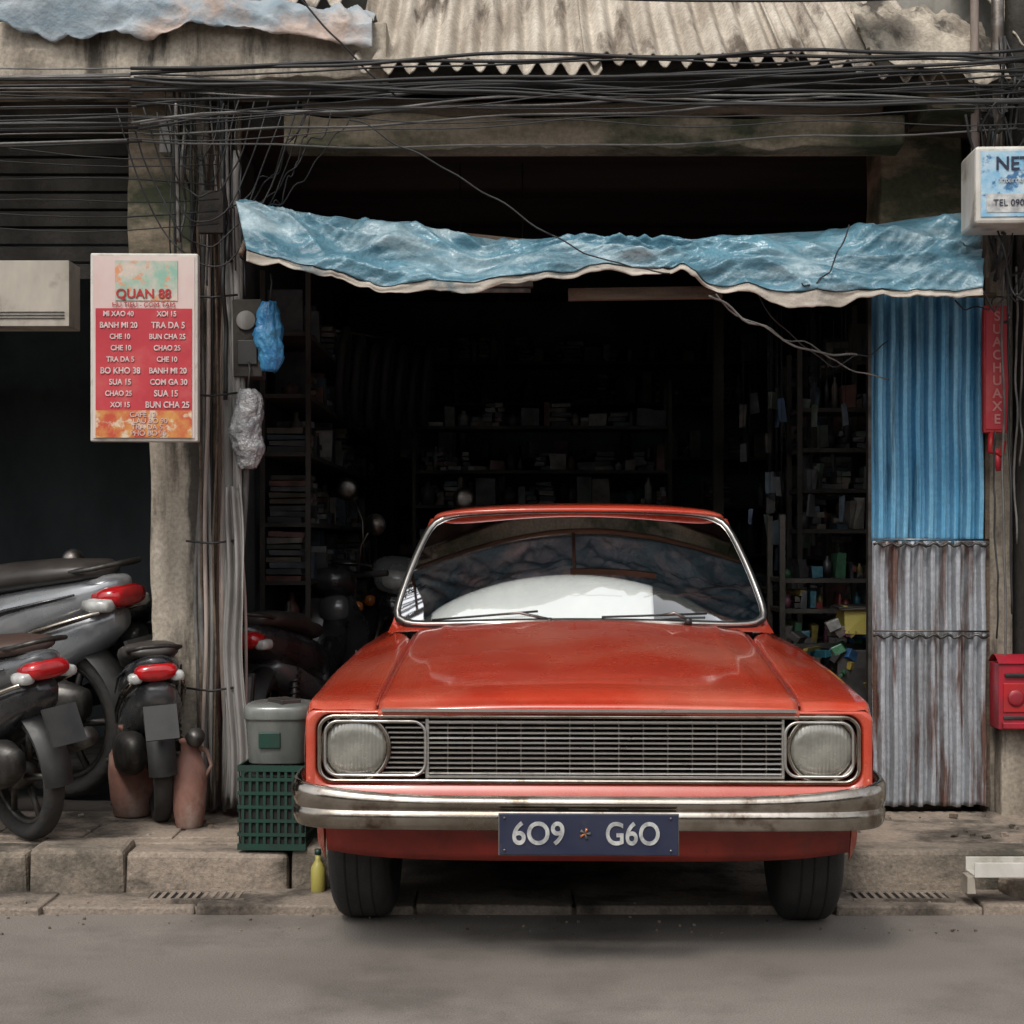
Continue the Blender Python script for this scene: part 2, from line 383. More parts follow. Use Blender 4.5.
def awning():
    e=empty('tarpaulin_awning'); b=B()
    topz=[(-1.12,2.66),(-.6,2.60),(-.05,2.52),(.52,2.500),(1.17,2.555),(1.9,2.63)]
    botz=[(-1.0,2.415),(-.7,2.325),(-.45,2.275),(-.2,2.262),(.0,2.285),(.18,2.325),(.414,2.375),(.60,2.35),(.80,2.29),(1.10,2.245),(1.45,2.245),(1.77,2.25)]
    ties=[-1.1,-.62,-.05,.40,.95,1.35,1.85]
    def f(u,v):
        w=min(v,1)
        xt=-1.115+3.0*u; xb=-1.01+2.80*u
        x=xt+(xb-xt)*w
        zt=sinterp(x,topz); zb=sinterp(x,botz)+.012*nv(x*5,3,0)+.005*nv(x*17,3,0)
        bul=math.sin(math.pi*w)*(.045+.05*nv(x*1.7,7,7))
        y=6.42-.38*w**.85+.05*nv(x*2,w*1.5,1)*w
        z=zt+(zb-zt)*w+bul*.5
        wx=x+.22*nv(x*1.3,w*1.1,21); ww=w+.35*nv(x*1.8,w*1.2,33)
        def ridge(a,bb,s): return (1-abs(nv(a,bb,s))*2.4)
        f1=ridge(wx*1.5+ww*1.2,ww*1.7,4); f2=ridge(wx*3.2-ww*2.6,ww*2.4,9); f3=ridge(wx*8+ww*7,ww*4,2)
        env=min(1,w*4+.05)*(1-.45*w)
        g=(.080*f1+.045*f2+.016*f3+.004*nv(x*34,w*16,5))*env
        for t in ties:
            dx=x-t; 
            if abs(dx)<.28: g+=.026*math.sin(math.atan2(dx,w+.05)*9)*(1-abs(dx)/.28)*(1-w)*min(1,w*6)
        z+=g*.55-.035*env; y-=g*.9
        return (x,y,z)
    b.grid(f,460,60,tarp)
    b.obj('cover_sheet',e,solid=.003)
    b=B()
    def g(u,v):
        p=f(u,1); x=p[0]
        drop=(.024+.055*max(0,nv(x*2.2,1,6)+.1)+.012*nv(x*14,2,2))
        return (x,p[1]+.008-.012*v+.012*nv(x*9,v*2,3),p[2]-drop*v-.002+.006*nv(x*5,v*2,1)*v)
    b.grid(g,300,8,tarp_hem)
    b.obj('lining_hem',e,solid=.003)
    b=B()
    b.tube([(-1.10,6.44,2.63),(.5,6.45,2.47),(1.92,6.44,2.60)],.018,wood,8)
    b.box(.22,.82,6.16,6.2,2.245,2.29,wood,ry=-.015)
    for x in (-1.05,.25,1.80): b.tube([(x,6.44,interp(x,topz)-.05),(x,6.12,interp(x,botz)+.00)],.012,wood,6)
    b.obj('frame_poles',e)
awning()

# ---------------------------------------------------------------- corrugated gate
e=empty('corrugated_gate')
b=B()
def corr(x0,x1,z0,z1,y,n,amp,seed):
    def f(u,v):
        x=x0+(x1-x0)*u+.006*nv(v*3,seed,0); z=z0+(z1-z0)*v
        if v==0: z+=.016*nv(u*9,seed,3)
        t=(u*n)%1
        s=max(-1,min(1,1.7*math.sin(2*math.pi*t)))
        return (x,y+amp*s+.014*nv(x*4,z*1.5,seed)+.008*nv(x*12,z*5,seed),z)
    return f
b.grid(corr(1.498,1.970,1.292,2.40,6.61,9,.020,1),280,40,cblue)
b.obj('upper_sheet',e,solid=.002)
b=B(); b.grid(corr(1.505,1.975,.195,1.30,6.59,9,.021,5),280,50,czinc)
b.obj('lower_sheet',e,solid=.002)
b=B()
def band(z):
    pts=[]
    for i in range(34):
        x=1.50+.48*i/33; pts.append((x,6.556-.006*math.sin(i*1.9),z+.008*math.sin(i*1.55)))
    b.tube(pts,.0065,darksteel,6)
    b.tube([(1.50,6.558,z+.022),(1.98,6.558,z+.020)],.004,steel,6)
band(1.285); band(.905)
b.box(1.488,1.502,6.60,6.64,.19,2.4,darksteel); b.box(1.977,1.995,6.60,6.64,.19,2.4,wood)
b.tube([(1.50,6.5,2.33),(1.99,6.5,2.31)],.012,wood)
b.obj('rails',e)
# ---------------------------------------------------------------- pipe bundle
e=empty('drain_pipe_bundle')
b=B()
for i in range(17):
    x=-1.30+.012*i+random.uniform(-.006,.006); y=6.52+random.uniform(-.06,.06)
    r=random.choice([.005,.007,.009,.012,.015]); m=random.choice([pinkpipe,greypipe,pinkpipe,cablegrey,cable,wood,greypipe])
    ph=random.uniform(0,9); z1=random.choice([2.62,2.9,2.3,3.1]); pts=[]
    for k in range(26):
        z=.19+(z1-.19)*k/25
        pts.append((x+.035*nv(ph,z*1.4,0)+.035*max(0,.9-z)*math.sin(ph*5),y+.02*nv(ph,z*1.6,5),z))
    b.tube(pts,r,m,8)
b.tube([(-1.16,6.5,.2),(-1.165,6.5,1.2),(-1.17,6.5,2.6)],.020,greypipe,10)
for z in (.7,1.3,1.9,2.3): b.tube([(-1.33,6.45,z),(-1.22,6.42,z-.01),(-1.12,6.45,z+.005)],.005,cable,6)
b.box(-1.27,-1.17,6.40,6.44,2.55,2.72,concrete_dark); b.box(-1.45,-1.38,6.50,6.56,2.9,3.05,greypipe)
b.obj('pipes',e)
b=B()
def drape(u,v):
    return (-1.17+.085*u*(1.1-.3*v)+.02*nv(v*3,u,0),6.44+.018*math.sin(u*16+v*2),.22+1.30*v+.03*nv(u*5,v,3))
b.grid(drape,20,30,greypipe); b.obj('hanging_strip',e,solid=.003)

# ---------------------------------------------------------------- signs
poster=mat('poster_header_print',(.58,.44,.38),(.20,.36,.28),9,.45,c3=(.55,.22,.10),s3=14,lo3=.55,hi3=.62)
pink=mat('poster_pink',(.52,.38,.35),(.56,.49,.45),3,.5,stretch=(1,1,.5)); 
poster_red=mat('poster_red',(.36,.014,.026),(.43,.028,.038),3,.5,c3=(.44,.09,.08),s3=5,lo3=.52,hi3=.75); food=mat('poster_food_print',(.52,.25,.06),(.42,.05,.02),12,.5,c3=(.55,.45,.32),s3=18,lo3=.52,hi3=.6)
cream=mat('poster_print_white',(.58,.48,.46),(.46,.30,.29),30,.6)
e=empty('menu_sign',(-1.425,6.12,2.05),rotz=R(2))
b=B(); b.box(-.207,.207,0,.05,-.365,.365,white); b.obj('frame',e,bevel=.006)
b=B(); b.box(-.195,.195,-.004,.002,-.352,.352,pink); b.box(-.11,.13,-.008,.0,.18,.335,poster)
b.box(-.185,.185,-.007,.0,-.245,.150,poster_red); b.box(-.185,.185,-.0075,.0,-.35,-.245,food); b.obj('print',e)
words=["PHO BO 35","COM GA 30","BUN CHA 25","MI XAO 40","TRA DA 5","CAFE 12","BANH MI 20","NUOC 10","LAU BO 90","SUA 15","GA RAN 45","CHE 10","BO KHO 38","XOI 15","CHAO 25","KEM 12"]
for r in range(9):
    for c in range(2):
        text('menu_text_%d_%d'%(r,c),random.choice(words),random.choice([.028,.031,.034]),(-.092+.184*c+random.uniform(-.006,.006),-.010,.128-.044*r),cream,e,ext=.001,bold=.0008,sx=.88)
text('menu_title',"QUAN 88",.05,(.0,-.011,.205),redsign,e,bold=.001); text('menu_sub',"HU TIEU - COM TAM",.026,(0,-.011,.163),redsign,e)
for i in range(4): text('menu_foot_%d'%i,random.choice(words),.028,(random.uniform(-.09,.09),-.010,-.262-.024*i),cream,e)
b=B(); b.box(.09,.13,.05,.45,-.02,.0,steel); b.box(.09,.13,.05,.45,.25,.27,steel); b.obj('bracket',e)
e=empty('shop_signboard',(-2.02,6.25,2.28))
board=mat('signboard_beige',(.40,.36,.30),(.27,.24,.20),3,.6,stretch=(1,1,.4),c3=(.14,.11,.085),s3=4,lo3=.54,hi3=.7)
b=B(); b.box(-.7,.268,0,.16,-.13,.13,board)
for k in range(3): b.box(-.69,.25,-.006,0,-.10+.012*k,-.096+.012*k,cablegrey)
b.obj('housing',e,bevel=.012)
e=empty('lightbox_sign',(1.73,5.9,2.625),rotz=R(-3))
b=B(); b.box(0,.55,0,.24,-.14,.15,white); b.obj('case',e,bevel=.012)
adblue=mat('advert_print_blue',(.12,.34,.52),(.42,.52,.57),8,.4,c3=(.03,.12,.25),s3=12,lo3=.54,hi3=.6)
b=B(); b.box(.02,.53,-.004,.0,-.115,.13,adblue); b.box(.04,.2,-.006,.0,-.10,-.03,platewhite); b.obj('advert_face',e)
text('advert_text',"NET 24h",.07,(.20,-.008,.08),plateblue,e,bold=.001); text('advert_text_b',"TEL 0903",.034,(.13,-.009,-.065),plateblue,e)
text('advert_text_c',"internet - game",.03,(.18,-.008,.02),platewhite,e)
b=B(); b.tube([(.28,.12,.15),(.28,.12,.4),(.24,.40,.45)],.015,steel); b.obj('hanger',e)
e=empty('red_vertical_sign',(2.0,6.52,2.01))
b=B(); b.box(-.053,.053,0,.03,-.262,.262,redsign); b.box(-.046,.046,-.004,0,-.25,.25,poster_red); b.obj('panel',e,bevel=.003)
lp_=mat('letter_pink',(.5,.2,.18))
for i,ch in enumerate("SUACHUAXE"): text('letter_%d'%i,ch,.055,(0,-.007,.215-.053*i),lp_,e,bold=.001)
b=B(); b.tube([(-.02,.01,-.26),(-.03,.0,-.34),(.02,0,-.36),(.03,.0,-.30)],.012,redsign); b.tube([(0,.01,-.33),(.01,.0,-.42)],.014,poster_red); b.obj('rope_tail',e)
e=empty('mailbox',(2.055,6.47,.67))
b=B(); b.box(-.068,.068,-.02,.10,-.14,.13,redbox)
b.grid(lambda u,v:(-.072+.144*u,-.03+.14*v,.13+.035*math.sin(math.pi*v)),2,10,redbox)
b.box(-.05,.05,-.026,-.019,-.07,.05,redsign); b.lathe((0,-.024,-.01),[(.034,0),(.034,-.010),(.02,-.014)],redbox,20,'Y'); b.box(-.045,.045,-.034,-.019,.075,.09,black); b.box(-.055,.055,-.04,-.02,-.135,-.11,redbox); b.box(-.05,.05,-.026,-.019,-.10,-.085,black)
b.obj('box',e,bevel=.006)

e=empty('broken_kerb_block',(1.93,5.6,0))
b=B(); b.box(-.03,.35,-.14,.1,0,.128,stonemat,jit=.025,rz=.1); b.box(.0,.4,.12,.4,.0,.33,pave,jit=.025); b.box(-.17,.02,.02,.12,0,.09,stonemat,jit=.02); b.box(-.11,-.03,-.16,-.06,0,.06,stonemat,jit=.02,rz=.6); b.obj('lump',e,bevel=.02)
e=empty('white_gutter_channel',(1.88,5.52,.165))
b=B(); b.box(-.28,.5,-.05,.05,-.03,-.022,white); b.box(-.28,.5,-.056,-.05,-.03,.022,white); b.box(-.28,.5,.05,.056,-.03,.022,white); b.box(-.30,-.275,-.04,.04,-.09,-.032,board,jit=.004)
b.obj('channel',e,bevel=.002)

# ---------------------------------------------------------------- crate, bin, jugs
e=empty('plastic_crate',(-.865,5.88,.178),rotz=R(-3))
b=B(); W,D,H=.125,.15,.30
for z in (0.0,.05,.10,.15,.20,.25,.285):
    h=.012 if 0<z<.28 else .022
    b.box(-W,W,-D,-D+.008,z,z+h,green); b.box(-W,W,D-.008,D,z,z+h,green)
    b.box(-W,-W+.008,-D+.008,D-.008,z,z+h,green); b.box(W-.008,W,-D+.008,D-.008,z,z+h,green)
for i in range(9):
    x=-W+.02+(2*W-.04)*i/8; b.box(x-.005,x+.005,-D+.002,-D+.006,0,.3,green); b.box(x-.005,x+.005,D-.006,D-.002,0,.3,green)
    y=-D+.02+(2*D-.04)*i/8; b.box(-W+.002,-W+.006,y-.005,y+.005,0,.3,green); b.box(W-.006,W-.002,y-.005,y+.005,0,.3,green)
b.box(-W+.01,W-.01,-D+.01,D-.01,.0,.26,blackvoid)
b.obj('lattice',e)
e=empty('storage_tub',(-.865,5.9,.482))
b=B(); tubm=mat('tub_plastic',(.20,.205,.19),(.10,.11,.10),5,.3,coat=.4,stretch=(1,1,.4))
lp=[]
for z,s in ((0,.86),(.005,.88),(.16,.96),(.165,1.02),(.20,1.02),(.212,.98),(.22,.7)):
    lp.append([(s*.125*math.copysign(abs(math.cos(a))**.5,math.cos(a)),s*.14*math.copysign(abs(math.sin(a))**.5,math.sin(a)),z) for a in [2*math.pi*k/28 for k in range(28)]])
b.loops(lp,tubm,True,(True,True)); b.box(-.06,.02,-.137,-.128,.06,.12,green,rz=.05); b.box(-.02,.06,-.1,.02,.20,.235,seatm,rz=.6); b.obj('tub_shell',e,bevel=.004)
def jug(name,x,y,s,z=.17):
    e=empty(name,(x,y,z),scale=s); b=B()
    b.lathe((0,0,0),[(.07,0),(.085,.01),(.10,.08),(.11,.18),(.105,.26),(.075,.31),(.055,.33),(.055,.36),(.066,.37),(.066,.38),(.045,.385)],terracotta,24)
    b.tube([(.1,0,.22),(.14,0,.27),(.11,0,.33),(.05,0,.35)],.012,terracotta,8)
    b.obj('body',e)
jug('clay_jug',-1.27,6.22,(.62,.62,.92)); jug('clay_jug.001',-1.56,6.50,(.9,.9,.98))
e=empty('oil_bottle',(-.70,5.70,.03)); b=B()
b.lathe((0,0,0),[(.022,0),(.026,.01),(.026,.09),(.016,.11),(.010,.12),(.010,.14)],yellow,16); b.lathe((0,0,.14),[(.012,0),(.012,.018)],green,12); b.obj('bottle_body',e)

e=empty('meter_box',(-1.085,6.5,2.12)); b=B()
b.box(-.055,.065,-.05,.06,-.15,.17,concrete_dark,jit=.004); b.lathe((0.0,-.06,.08),[(.04,0),(.04,.012)],greypipe,18,'Y'); b.box(-.035,.045,-.056,-.05,-.10,.0,black); b.obj('housing',e,bevel=.01)
def bag(name,loc,m,hw,hh,seed):
    e=empty(name,loc); b=B(); lp=[]
    for i in range(33):
        t=i/32; z=hh*(1-2*t); r=hw*(.22+.9*math.sin(math.pi*min(1,t*.86+.06))**.6)*(1+.18*nv(t*6,seed,0))
        l=[]
        for k in range(44):
            a=2*math.pi*k/44; ca,sa=math.cos(a),math.sin(a)
            rr_=r*(1+.30*(1-3*abs(nv(ca*2.2,sa*2.2+seed,z*12)))*.5+.16*nv(ca*6,sa*6,z*40+seed))
            l.append((rr_*ca+.02*nv(seed,t*3,0),.7*rr_*sa,z+.012*nv(ca*3,sa*3,seed)))
        lp.append(l)
    b.loops(lp,m,True,(True,True)); b.tube([(0,0,hh-.01),(.01,0,hh+.08),(0,.03,hh+.12)],.005,cable,6); b.obj('sack',e)
bag('blue_plastic_bag',(-.985,6.42,2.13),bluebag,.048,.14,1); bag('clear_plastic_bag',(-1.075,6.42,1.755),clearbag,.055,.16,5)

# ---------------------------------------------------------------- overhead cables
e=empty('overhead_cables')
b=B()
def wire(p0,p1,sag,r,m=cable,n=26,wob=.01):
    ph=random.uniform(0,50); pts=[]
    for i in range(n+1):
        t=i/n; p=Vector(p0).lerp(Vector(p1),t); p.z-=sag*4*t*(1-t); p.z+=wob*nv(ph,t*6,0); p.y+=wob*nv(ph,t*6,9); pts.append(p)
    b.tube(pts,r,m,6)
for i in range(22):
    zl=2.98+random.uniform(-.14,.15); zr=3.06+random.uniform(-.10,.12); y=5.95+random.uniform(-.1,.18)
    if i%5==0: zr-=.10
    wire((-6,y,zl+.06),(-1.45,y+.1,zl-.03),random.uniform(.02,.08),random.choice([.003,.004,.005,.006]),random.choice([cable,cable,cablegrey]))
    wire((-1.45,y+.1,zl-.03),(1.98,y+.1,zr),random.uniform(-.06,.04),random.choice([.0025,.003,.004,.005,.007]),random.choice([cable,cable,cable,cablegrey]),wob=.03)
    if i<10: wire((1.98,y+.1,zr),(6,y,zr+.1),.05,.006)
for i in range(9):
    wire((-6,6.0,2.72+.08*i),(-1.18,6.35,2.56+.06*i),random.uniform(.04,.12),random.choice([.0025,.0035]),wob=.06)
wire((-1.5,6.0,3.55),(1.98,6.1,3.42),.10,.005); wire((-2.3,5.9,3.60),(1.5,6.1,3.55),.03,.004); wire((-2.3,5.9,3.45),(1.98,6.1,3.58),-.02,.003)
wire((-1.0,6.0,3.6),(-.45,6.1,3.02),.03,.004); wire((-.62,6.0,2.90),(.15,5.98,2.46),-.02,.0035,cable,wob=.03); wire((.15,5.98,2.46),(.6,6.0,2.32),.03,.003)
wire((.75,6.03,2.25),(1.35,6.2,2.03),.06,.0045,cablegrey,wob=.03); wire((.95,6.2,2.3),(1.5,6.3,2.1),.18,.003,wob=.04); wire((.78,6.05,2.24),(1.5,6.3,1.93),.02,.003,cablegrey,wob=.04)
wire((1.10,6.0,2.28),(1.28,6.0,2.5),.08,.003,wob=.04)
wire((-.8,6.3,3.1),(-1.0,6.35,2.6),.04,.003)
for i in range(30):
    a=(random.uniform(1.75,2.1),random.uniform(6.0,6.3),random.uniform(2.2,3.5)); c=(random.uniform(1.85,2.3),random.uniform(6.0,6.35),random.uniform(2.1,3.3))
    wire(a,c,random.uniform(.05,.25),random.choice([.003,.004,.006]),wob=.10)
for i in range(12):
    x=-1.40+.025*i; wire((x,6.4,3.1+.05*random.random()),(x+random.uniform(-.05,.08),6.45,random.uniform(1.7,2.5)),-.0,random.choice([.003,.004,.006,.009]),random.choice([cable,cablegrey,cable]),wob=.09)
for i in range(6):
    wire((-1.3-.05*i,6.2,3.0),(-1.15+.06*i,6.3,3.05),.2+.09*i,.0035,wob=.05)
for i in range(5):
    wire((random.uniform(-1.1,-.6),6.3,3.0),(random.uniform(-1.2,-.9),6.35,2.62),.05,.003,wob=.06)
wire((-1.34,6.3,3.05),(-1.34,6.35,2.5),0,.010,steel,wob=.0)
for i in range(6): wire((2.0+.03*i,6.45,2.4),(2.03+.02*i,6.5,.7+.3*i),.0,.005,random.choice([cable,cablegrey]),wob=.05)
wire((1.97,6.45,1.75),(1.98,6.45,.9),0,.004,wob=.05)
b.obj('wires',e)

# ---------------------------------------------------------------- garage interior contents
cols=[(.06,.06,.06),(.10,.085,.065),(.04,.065,.085),(.11,.045,.035),(.15,.135,.115),(.035,.035,.04),(.055,.075,.055),(.24,.235,.22),(.03,.03,.03)]
gm=[mat('stock_%d'%i,c,tuple(q*.4 for q in c),9,.6) for i,c in enumerate(cols)]
def rack(name,x0,x1,y0,y1,levels,z0=.16,dens=.8,bright=None,hmax=.26,wmin=.03,wmax=.14):
    e=empty(name); b=B()
    for x in (x0,x1):
        for y in (y0,y1): b.box(x-.012,x+.012,y-.012,y+.012,z0,levels[-1]+.3,concrete_dark)
    for z in levels:
        b.box(x0,x1,y0,y1,z-.012,z+.008,concrete_dark)
    b.obj('frame',e)
    b=B(); MM=bright or gm
    def item(xa,xb,ya,yb,z,h,m):
        q=random.random(); cx=(xa+xb)/2; cy=(ya+yb)/2; w=min(xb-xa,yb-ya)
        if q<.3: b.lathe((cx,cy,z),[(w*.38,0),(w*.40,h*.7),(w*.15,h*.85),(w*.15,h)],m,10)
        elif q<.6:
            for k in range(max(1,int(h/.03))): b.box(xa,xb,ya,yb,z+k*.03,z+k*.03+.025,random.choice(MM),rz=random.uniform(-.2,.2),jit=.004)
        else: b.box(xa,xb,ya,yb,z,z+h,m,rz=random.uniform(-.15,.15),jit=.006)
    for z in levels:
        horiz=(x1-x0)>(y1-y0); p=(x0 if horiz else y0)+.02; end=(x1 if horiz else y1)-.04
        while p<end:
            w=random.uniform(wmin,wmax); h=random.uniform(.04,hmax); m=random.choice(MM)
            if random.random()<dens:
                if horiz: item(p,p+w*.92,y0+.02,y0+.02+min(.2,y1-y0-.03),z+.009,h,m)
                else: item(x0+.02,x1-random.uniform(.0,.06),p,p+w*.92,z+.009,h,m)
            p+=w
    b.obj('stock',e)
rack('storage_shelf',-1.2,-.98,7.6,11.4,[.5,.78,1.1,1.38,1.72,2.0,2.3],dens=.9)
rack('storage_shelf.001',-.85,2.0,11.5,11.9,[.5,.85,1.2,1.55,1.9,2.3,2.6])
rack('storage_shelf.002',1.82,2.08,8.4,11.2,[.5,.85,1.2,1.55,1.9,2.25],dens=.9)
rack('storage_shelf.003',-.62,1.0,10.0,10.3,[1.1,1.30,1.52,1.74,2.02],z0=.03,hmax=.18,dens=.9)
bc=[(.20,.03,.03),(.02,.08,.19),(.20,.16,.04),(.03,.12,.06),(.20,.07,.11),(.24,.24,.23),(.02,.12,.16),(.03,.03,.03),(.06,.05,.04),(.03,.03,.035),(.10,.09,.08)]
bm_=[mat('goods_%d'%i,c,tuple(q*.4 for q in c),18,.4) for i,c in enumerate(bc)]
rack('goods_shelf',1.24,1.95,7.25,7.6,[.50,.66,.82,.98,1.12],bright=bm_,dens=.97,hmax=.12,wmin=.018,wmax=.06)
rack('goods_shelf.001',1.42,1.95,7.8,8.1,[1.35,1.55,1.75,1.95],bright=gm,dens=.95,hmax=.17,wmin=.02,wmax=.08)
e=empty('goods_basket',(1.45,7.0,.16)); b=B(); 
b.box(-.02,.12,-.06,.08,0,.66,black); b.box(-.0,.12,-.08,.10,.72,.84,yellow,jit=.02); b.box(-.02,.13,-.1,.1,.84,.855,black,jit=.005)
for i in range(60):
    x=random.uniform(-.24,.10); z=.40+random.uniform(0,.36)-abs(x)*.3; s=random.uniform(.010,.028); b.box(x-s,x+s,-.08,.05,z,z+s*1.6,random.choice(bm_),rz=random.uniform(-.8,.8),ry=random.uniform(-.8,.8),jit=.005)
b.box(-.20,-.02,-.06,.08,0,.44,gm[3]); b.obj('tray',e,bevel=.003)
e=empty('hanging_merchandise'); b=B()
for i in range(34):
    x=random.uniform(1.2,1.6); y=random.uniform(7.3,8.6); z=random.uniform(1.2,2.1); s=random.uniform(.008,.022); h=random.uniform(.03,.10); b.box(x-s,x+s,y-.008,y+.008,z-h,z+.03,random.choice([gm[0],gm[1],gm[2],gm[3],gm[5],gm[6],gm[8],bm_[1]]),rz=random.uniform(-.8,.8),ry=random.uniform(-.15,.15),jit=.006); b.tube([(x,y,z+.03),(x,y,2.4)],.0015,cable,4)
b.obj('packets',e)
e=empty('hanging_inner_tubes'); b=B()
for i in range(7):
    cx=-.95+.07*i; cy=8.9+.15*i; cz=2.25-.03*(i%3); b.tube([(cx+.02*math.sin(a),cy+.17*math.cos(a),cz+.24*math.sin(a)) for a in [2*math.pi*k/24 for k in range(25)]],.022,rubber,8,False)
b.tube([(-1.1,8.9,2.5),(-.3,9.9,2.5)],.012,steel,6); b.obj('tubes_rubber',e)
e=empty('fluorescent_fixture',(-.1,7.6,2.52)); b=B(); b.box(-.2,.2,-.03,.03,0,.03,greypipe); b.tube([(-.19,0,-.015),(.19,0,-.015)],.012,greypipe); b.tube([(-.15,0,.03),(-.15,0,.6)],.003,cable); b.tube([(.15,0,.03),(.15,0,.6)],.003,cable); b.obj('tube_lamp',e)
e=empty('workbench',(-.2,10.9,.03)); b=B(); b.box(-.6,.9,-.3,.3,.78,.84,wood)
for x in (-.55,.85):
    for y in (-.25,.25): b.box(x-.03,x+.03,y-.03,y+.03,0,.78,wood)
for i in range(9): b.box(-.5+.15*i,-.4+.15*i,-.1,.1,.841,.9+.2*random.random(),random.choice(gm))
b.obj('table',e)

# ---------------------------------------------------------------- scooters
def scooter(name,loc,rz,body,body2,lean=0,scale=1,mirror=.24,full=False,plate=True,seat=None,glassm=None):
    seat=seat or seatm
    e=empty(name,loc,rot=(0,0,0),scale=scale)
    e.rotation_mode='XYZ'; e.rotation_euler=(0,lean,rz)
    b=B()
    for yc in (0,1.24):
        lp=[]
        for k in range(36):
            a=2*math.pi*k/36; ring=[]
            for j in range(12):
                q=2*math.pi*j/12; rr=.255+.036*math.cos(q); ring.append((.044*math.sin(q),yc+rr*math.cos(a),.29+rr*math.sin(a)))
            lp.append(ring)
        lp.append(lp[0]); b.loops(lp,rubber)
    b.obj('tyres',e)
    b=B()
    for yc in (0,1.24):
        pts=[(0,yc+.215*math.cos(a),.29+.215*math.sin(a)) for a in [2*math.pi*k/28 for k in range(29)]]
        b.tube(pts,.017,darksteel if full else steel,8,False)
        for k in range(6 if full else 12):
            a=2*math.pi*k/(6 if full else 12); b.tube([(.02*(-1)**k,yc+.03*math.cos(a+.5),.29+.03*math.sin(a+.5)),(0,yc+.21*math.cos(a),.29+.21*math.sin(a))],.014 if full else .004,darksteel,6)
        b.lathe((-.05,yc,.29),[(.03,0),(.065,.01),(.07,.06),(.05,.1)],darksteel,18,'X')
    for s in (-1,1):
        b.tube([(s*.075,1.24,.29),(s*.075,1.14,.62),(s*.05,1.05,.80)],.019,steel,8)
        b.tube([(s*.085,0,.29),(s*.075,.45,.36)],.02,black,8)
        b.tube([(s*.10,.0,.33),(s*.10,.08,.60)],[.018,.018],darksteel,10)
        b.tube([(s*.10+.026*math.cos(k*.8),.01+.07*k/60+.026*math.sin(k*.8),.36+.22*k/60) for k in range(60)],.006,darksteel,6)
        b.tube([(s*.08,.35,.30),(s*.22,.37,.27)],.012,rubber,8)
    b.tube([(.14,.75,.28),(.15,.4,.22),(.15,.15,.30)],.018,steel,8)
    b.tube([(.15,.15,.30),(.155,-.05,.36),(.16,-.30,.43)],[.03,.047,.042],darksteel,12)
    b.loftY([(.36,.32,.07,.08),(.42,.32,.10,.10),(.60,.33,.11,.11),(.74,.36,.07,.08),(.80,.37,.04,.05)],darksteel,14)
    b.tube([(-.10,.48,.24),(-.20,.52,.02)],.01,steel,6)
    b.obj('chassis',e)
    b=B()
    b.loftY([(-.33,.79,.03,.02),(-.30,.775,.075,.045),(-.2,.74,.115,.075),(0,.69,.14,.10),(.25,.62,.145,.13),(.45,.57,.13,.14),(.60,.54,.10,.11),(.75,.56,.075,.085),(.92,.66,.07,.085),(1.0,.76,.07,.09)],body,20)
    b.loftY([(-.08,.60,.09,.04),(.1,.55,.125,.07),(.3,.47,.13,.10),(.5,.43,.11,.08),(.62,.42,.05,.04)],body2,16)
    if full:
        b.loftY([(-.30,.66,.05,.04),(-.2,.62,.10,.08),(0,.55,.135,.12),(.25,.46,.15,.16),(.5,.38,.15,.14),(.8,.32,.13,.09),(.98,.36,.12,.10),(1.03,.42,.06,.08)],body2,18)
        for s in (-1,1):
            b.tube([(s*.118,-.30,.70),(s*.143,-.05,.635),(s*.158,.25,.53),(s*.150,.5,.44)],[.008,.014,.012,.006],chrome,8)
            b.tube([(s*.125,-.20,.76),(s*.148,.1,.70),(s*.152,.4,.60)],[.004,.008,.004],darkblk,8)
        b.loftY([(-.22,.38,.03,.05),(-.1,.36,.07,.10),(.1,.33,.08,.11),(.35,.32,.07,.09),(.4,.32,.04,.05)],darksteel,14,cx=-.12)
    def ls(u,v):
        x=(u-.5)*2; hw=interp(v,[(0,.13),(.3,.20),(.7,.22),(1,.12)])
        return (x*hw,.94+.06*v-.10*x*x+.12*(v-.5)**2,.34+.56*v)
    b.grid(ls,12,12,body)
    def ls2(u,v):
        p=ls(u,v); return (p[0]*.97,p[1]+.03,p[2])
    b.grid(ls2,12,12,body2)
    b.loftY([(.86,.99,.06,.04),(.92,1.0,.12,.06),(1.0,.98,.13,.085),(1.08,.95,.10,.07),(1.12,.94,.05,.04)],body,18)
    b.loftY([(.94,.84,.07,.06),(1.02,.84,.09,.09),(1.09,.80,.05,.06)],body2,14)
    def ff(u,v):
        a=R(20)+R(130)*u; x=(v-.5)*2
        return (x*.06,1.24+(.315-.03*x*x)*math.cos(a),.29+(.315-.03*x*x)*math.sin(a))
    b.grid(ff,16,6,body)
    b.obj('fairing',e)
    b=B()
    def rf(u,v):
        a=R(35)+R(150)*u; x=(v-.5)*2
        return (x*.065,(.33-.03*x*x)*math.cos(a),.29+(.33-.03*x*x)*math.sin(a))
    b.grid(rf,16,6,black)
    b.box(-.075,.075,-.40,-.385,.44,.60,black,rx=-.35)
    if plate: b.box(-.065,.065,-.408,-.40,.45,.585,cablegrey,rx=-.35)
    b.loftY([(-.25,.83,.07,.02),(-.2,.835,.12,.035),(0,.82,.135,.05),(.2,.80,.14,.055),(.33,.76,.125,.05),(.48,.745,.11,.045),(.58,.735,.06,.03)],seat,18)
    b.tube([(-.10,-.05,.82),(-.12,-.28,.85),(-.05,-.35,.865),(.05,-.35,.865),(.12,-.28,.85),(.10,-.05,.82)],.010,darksteel,8)
    b.tube([(-.33,.86,1.01),(-.25,.88,1.01),(-.10,.95,1.0),(.10,.95,1.0),(.25,.88,1.01),(.33,.86,1.01)],.012,steel,8)
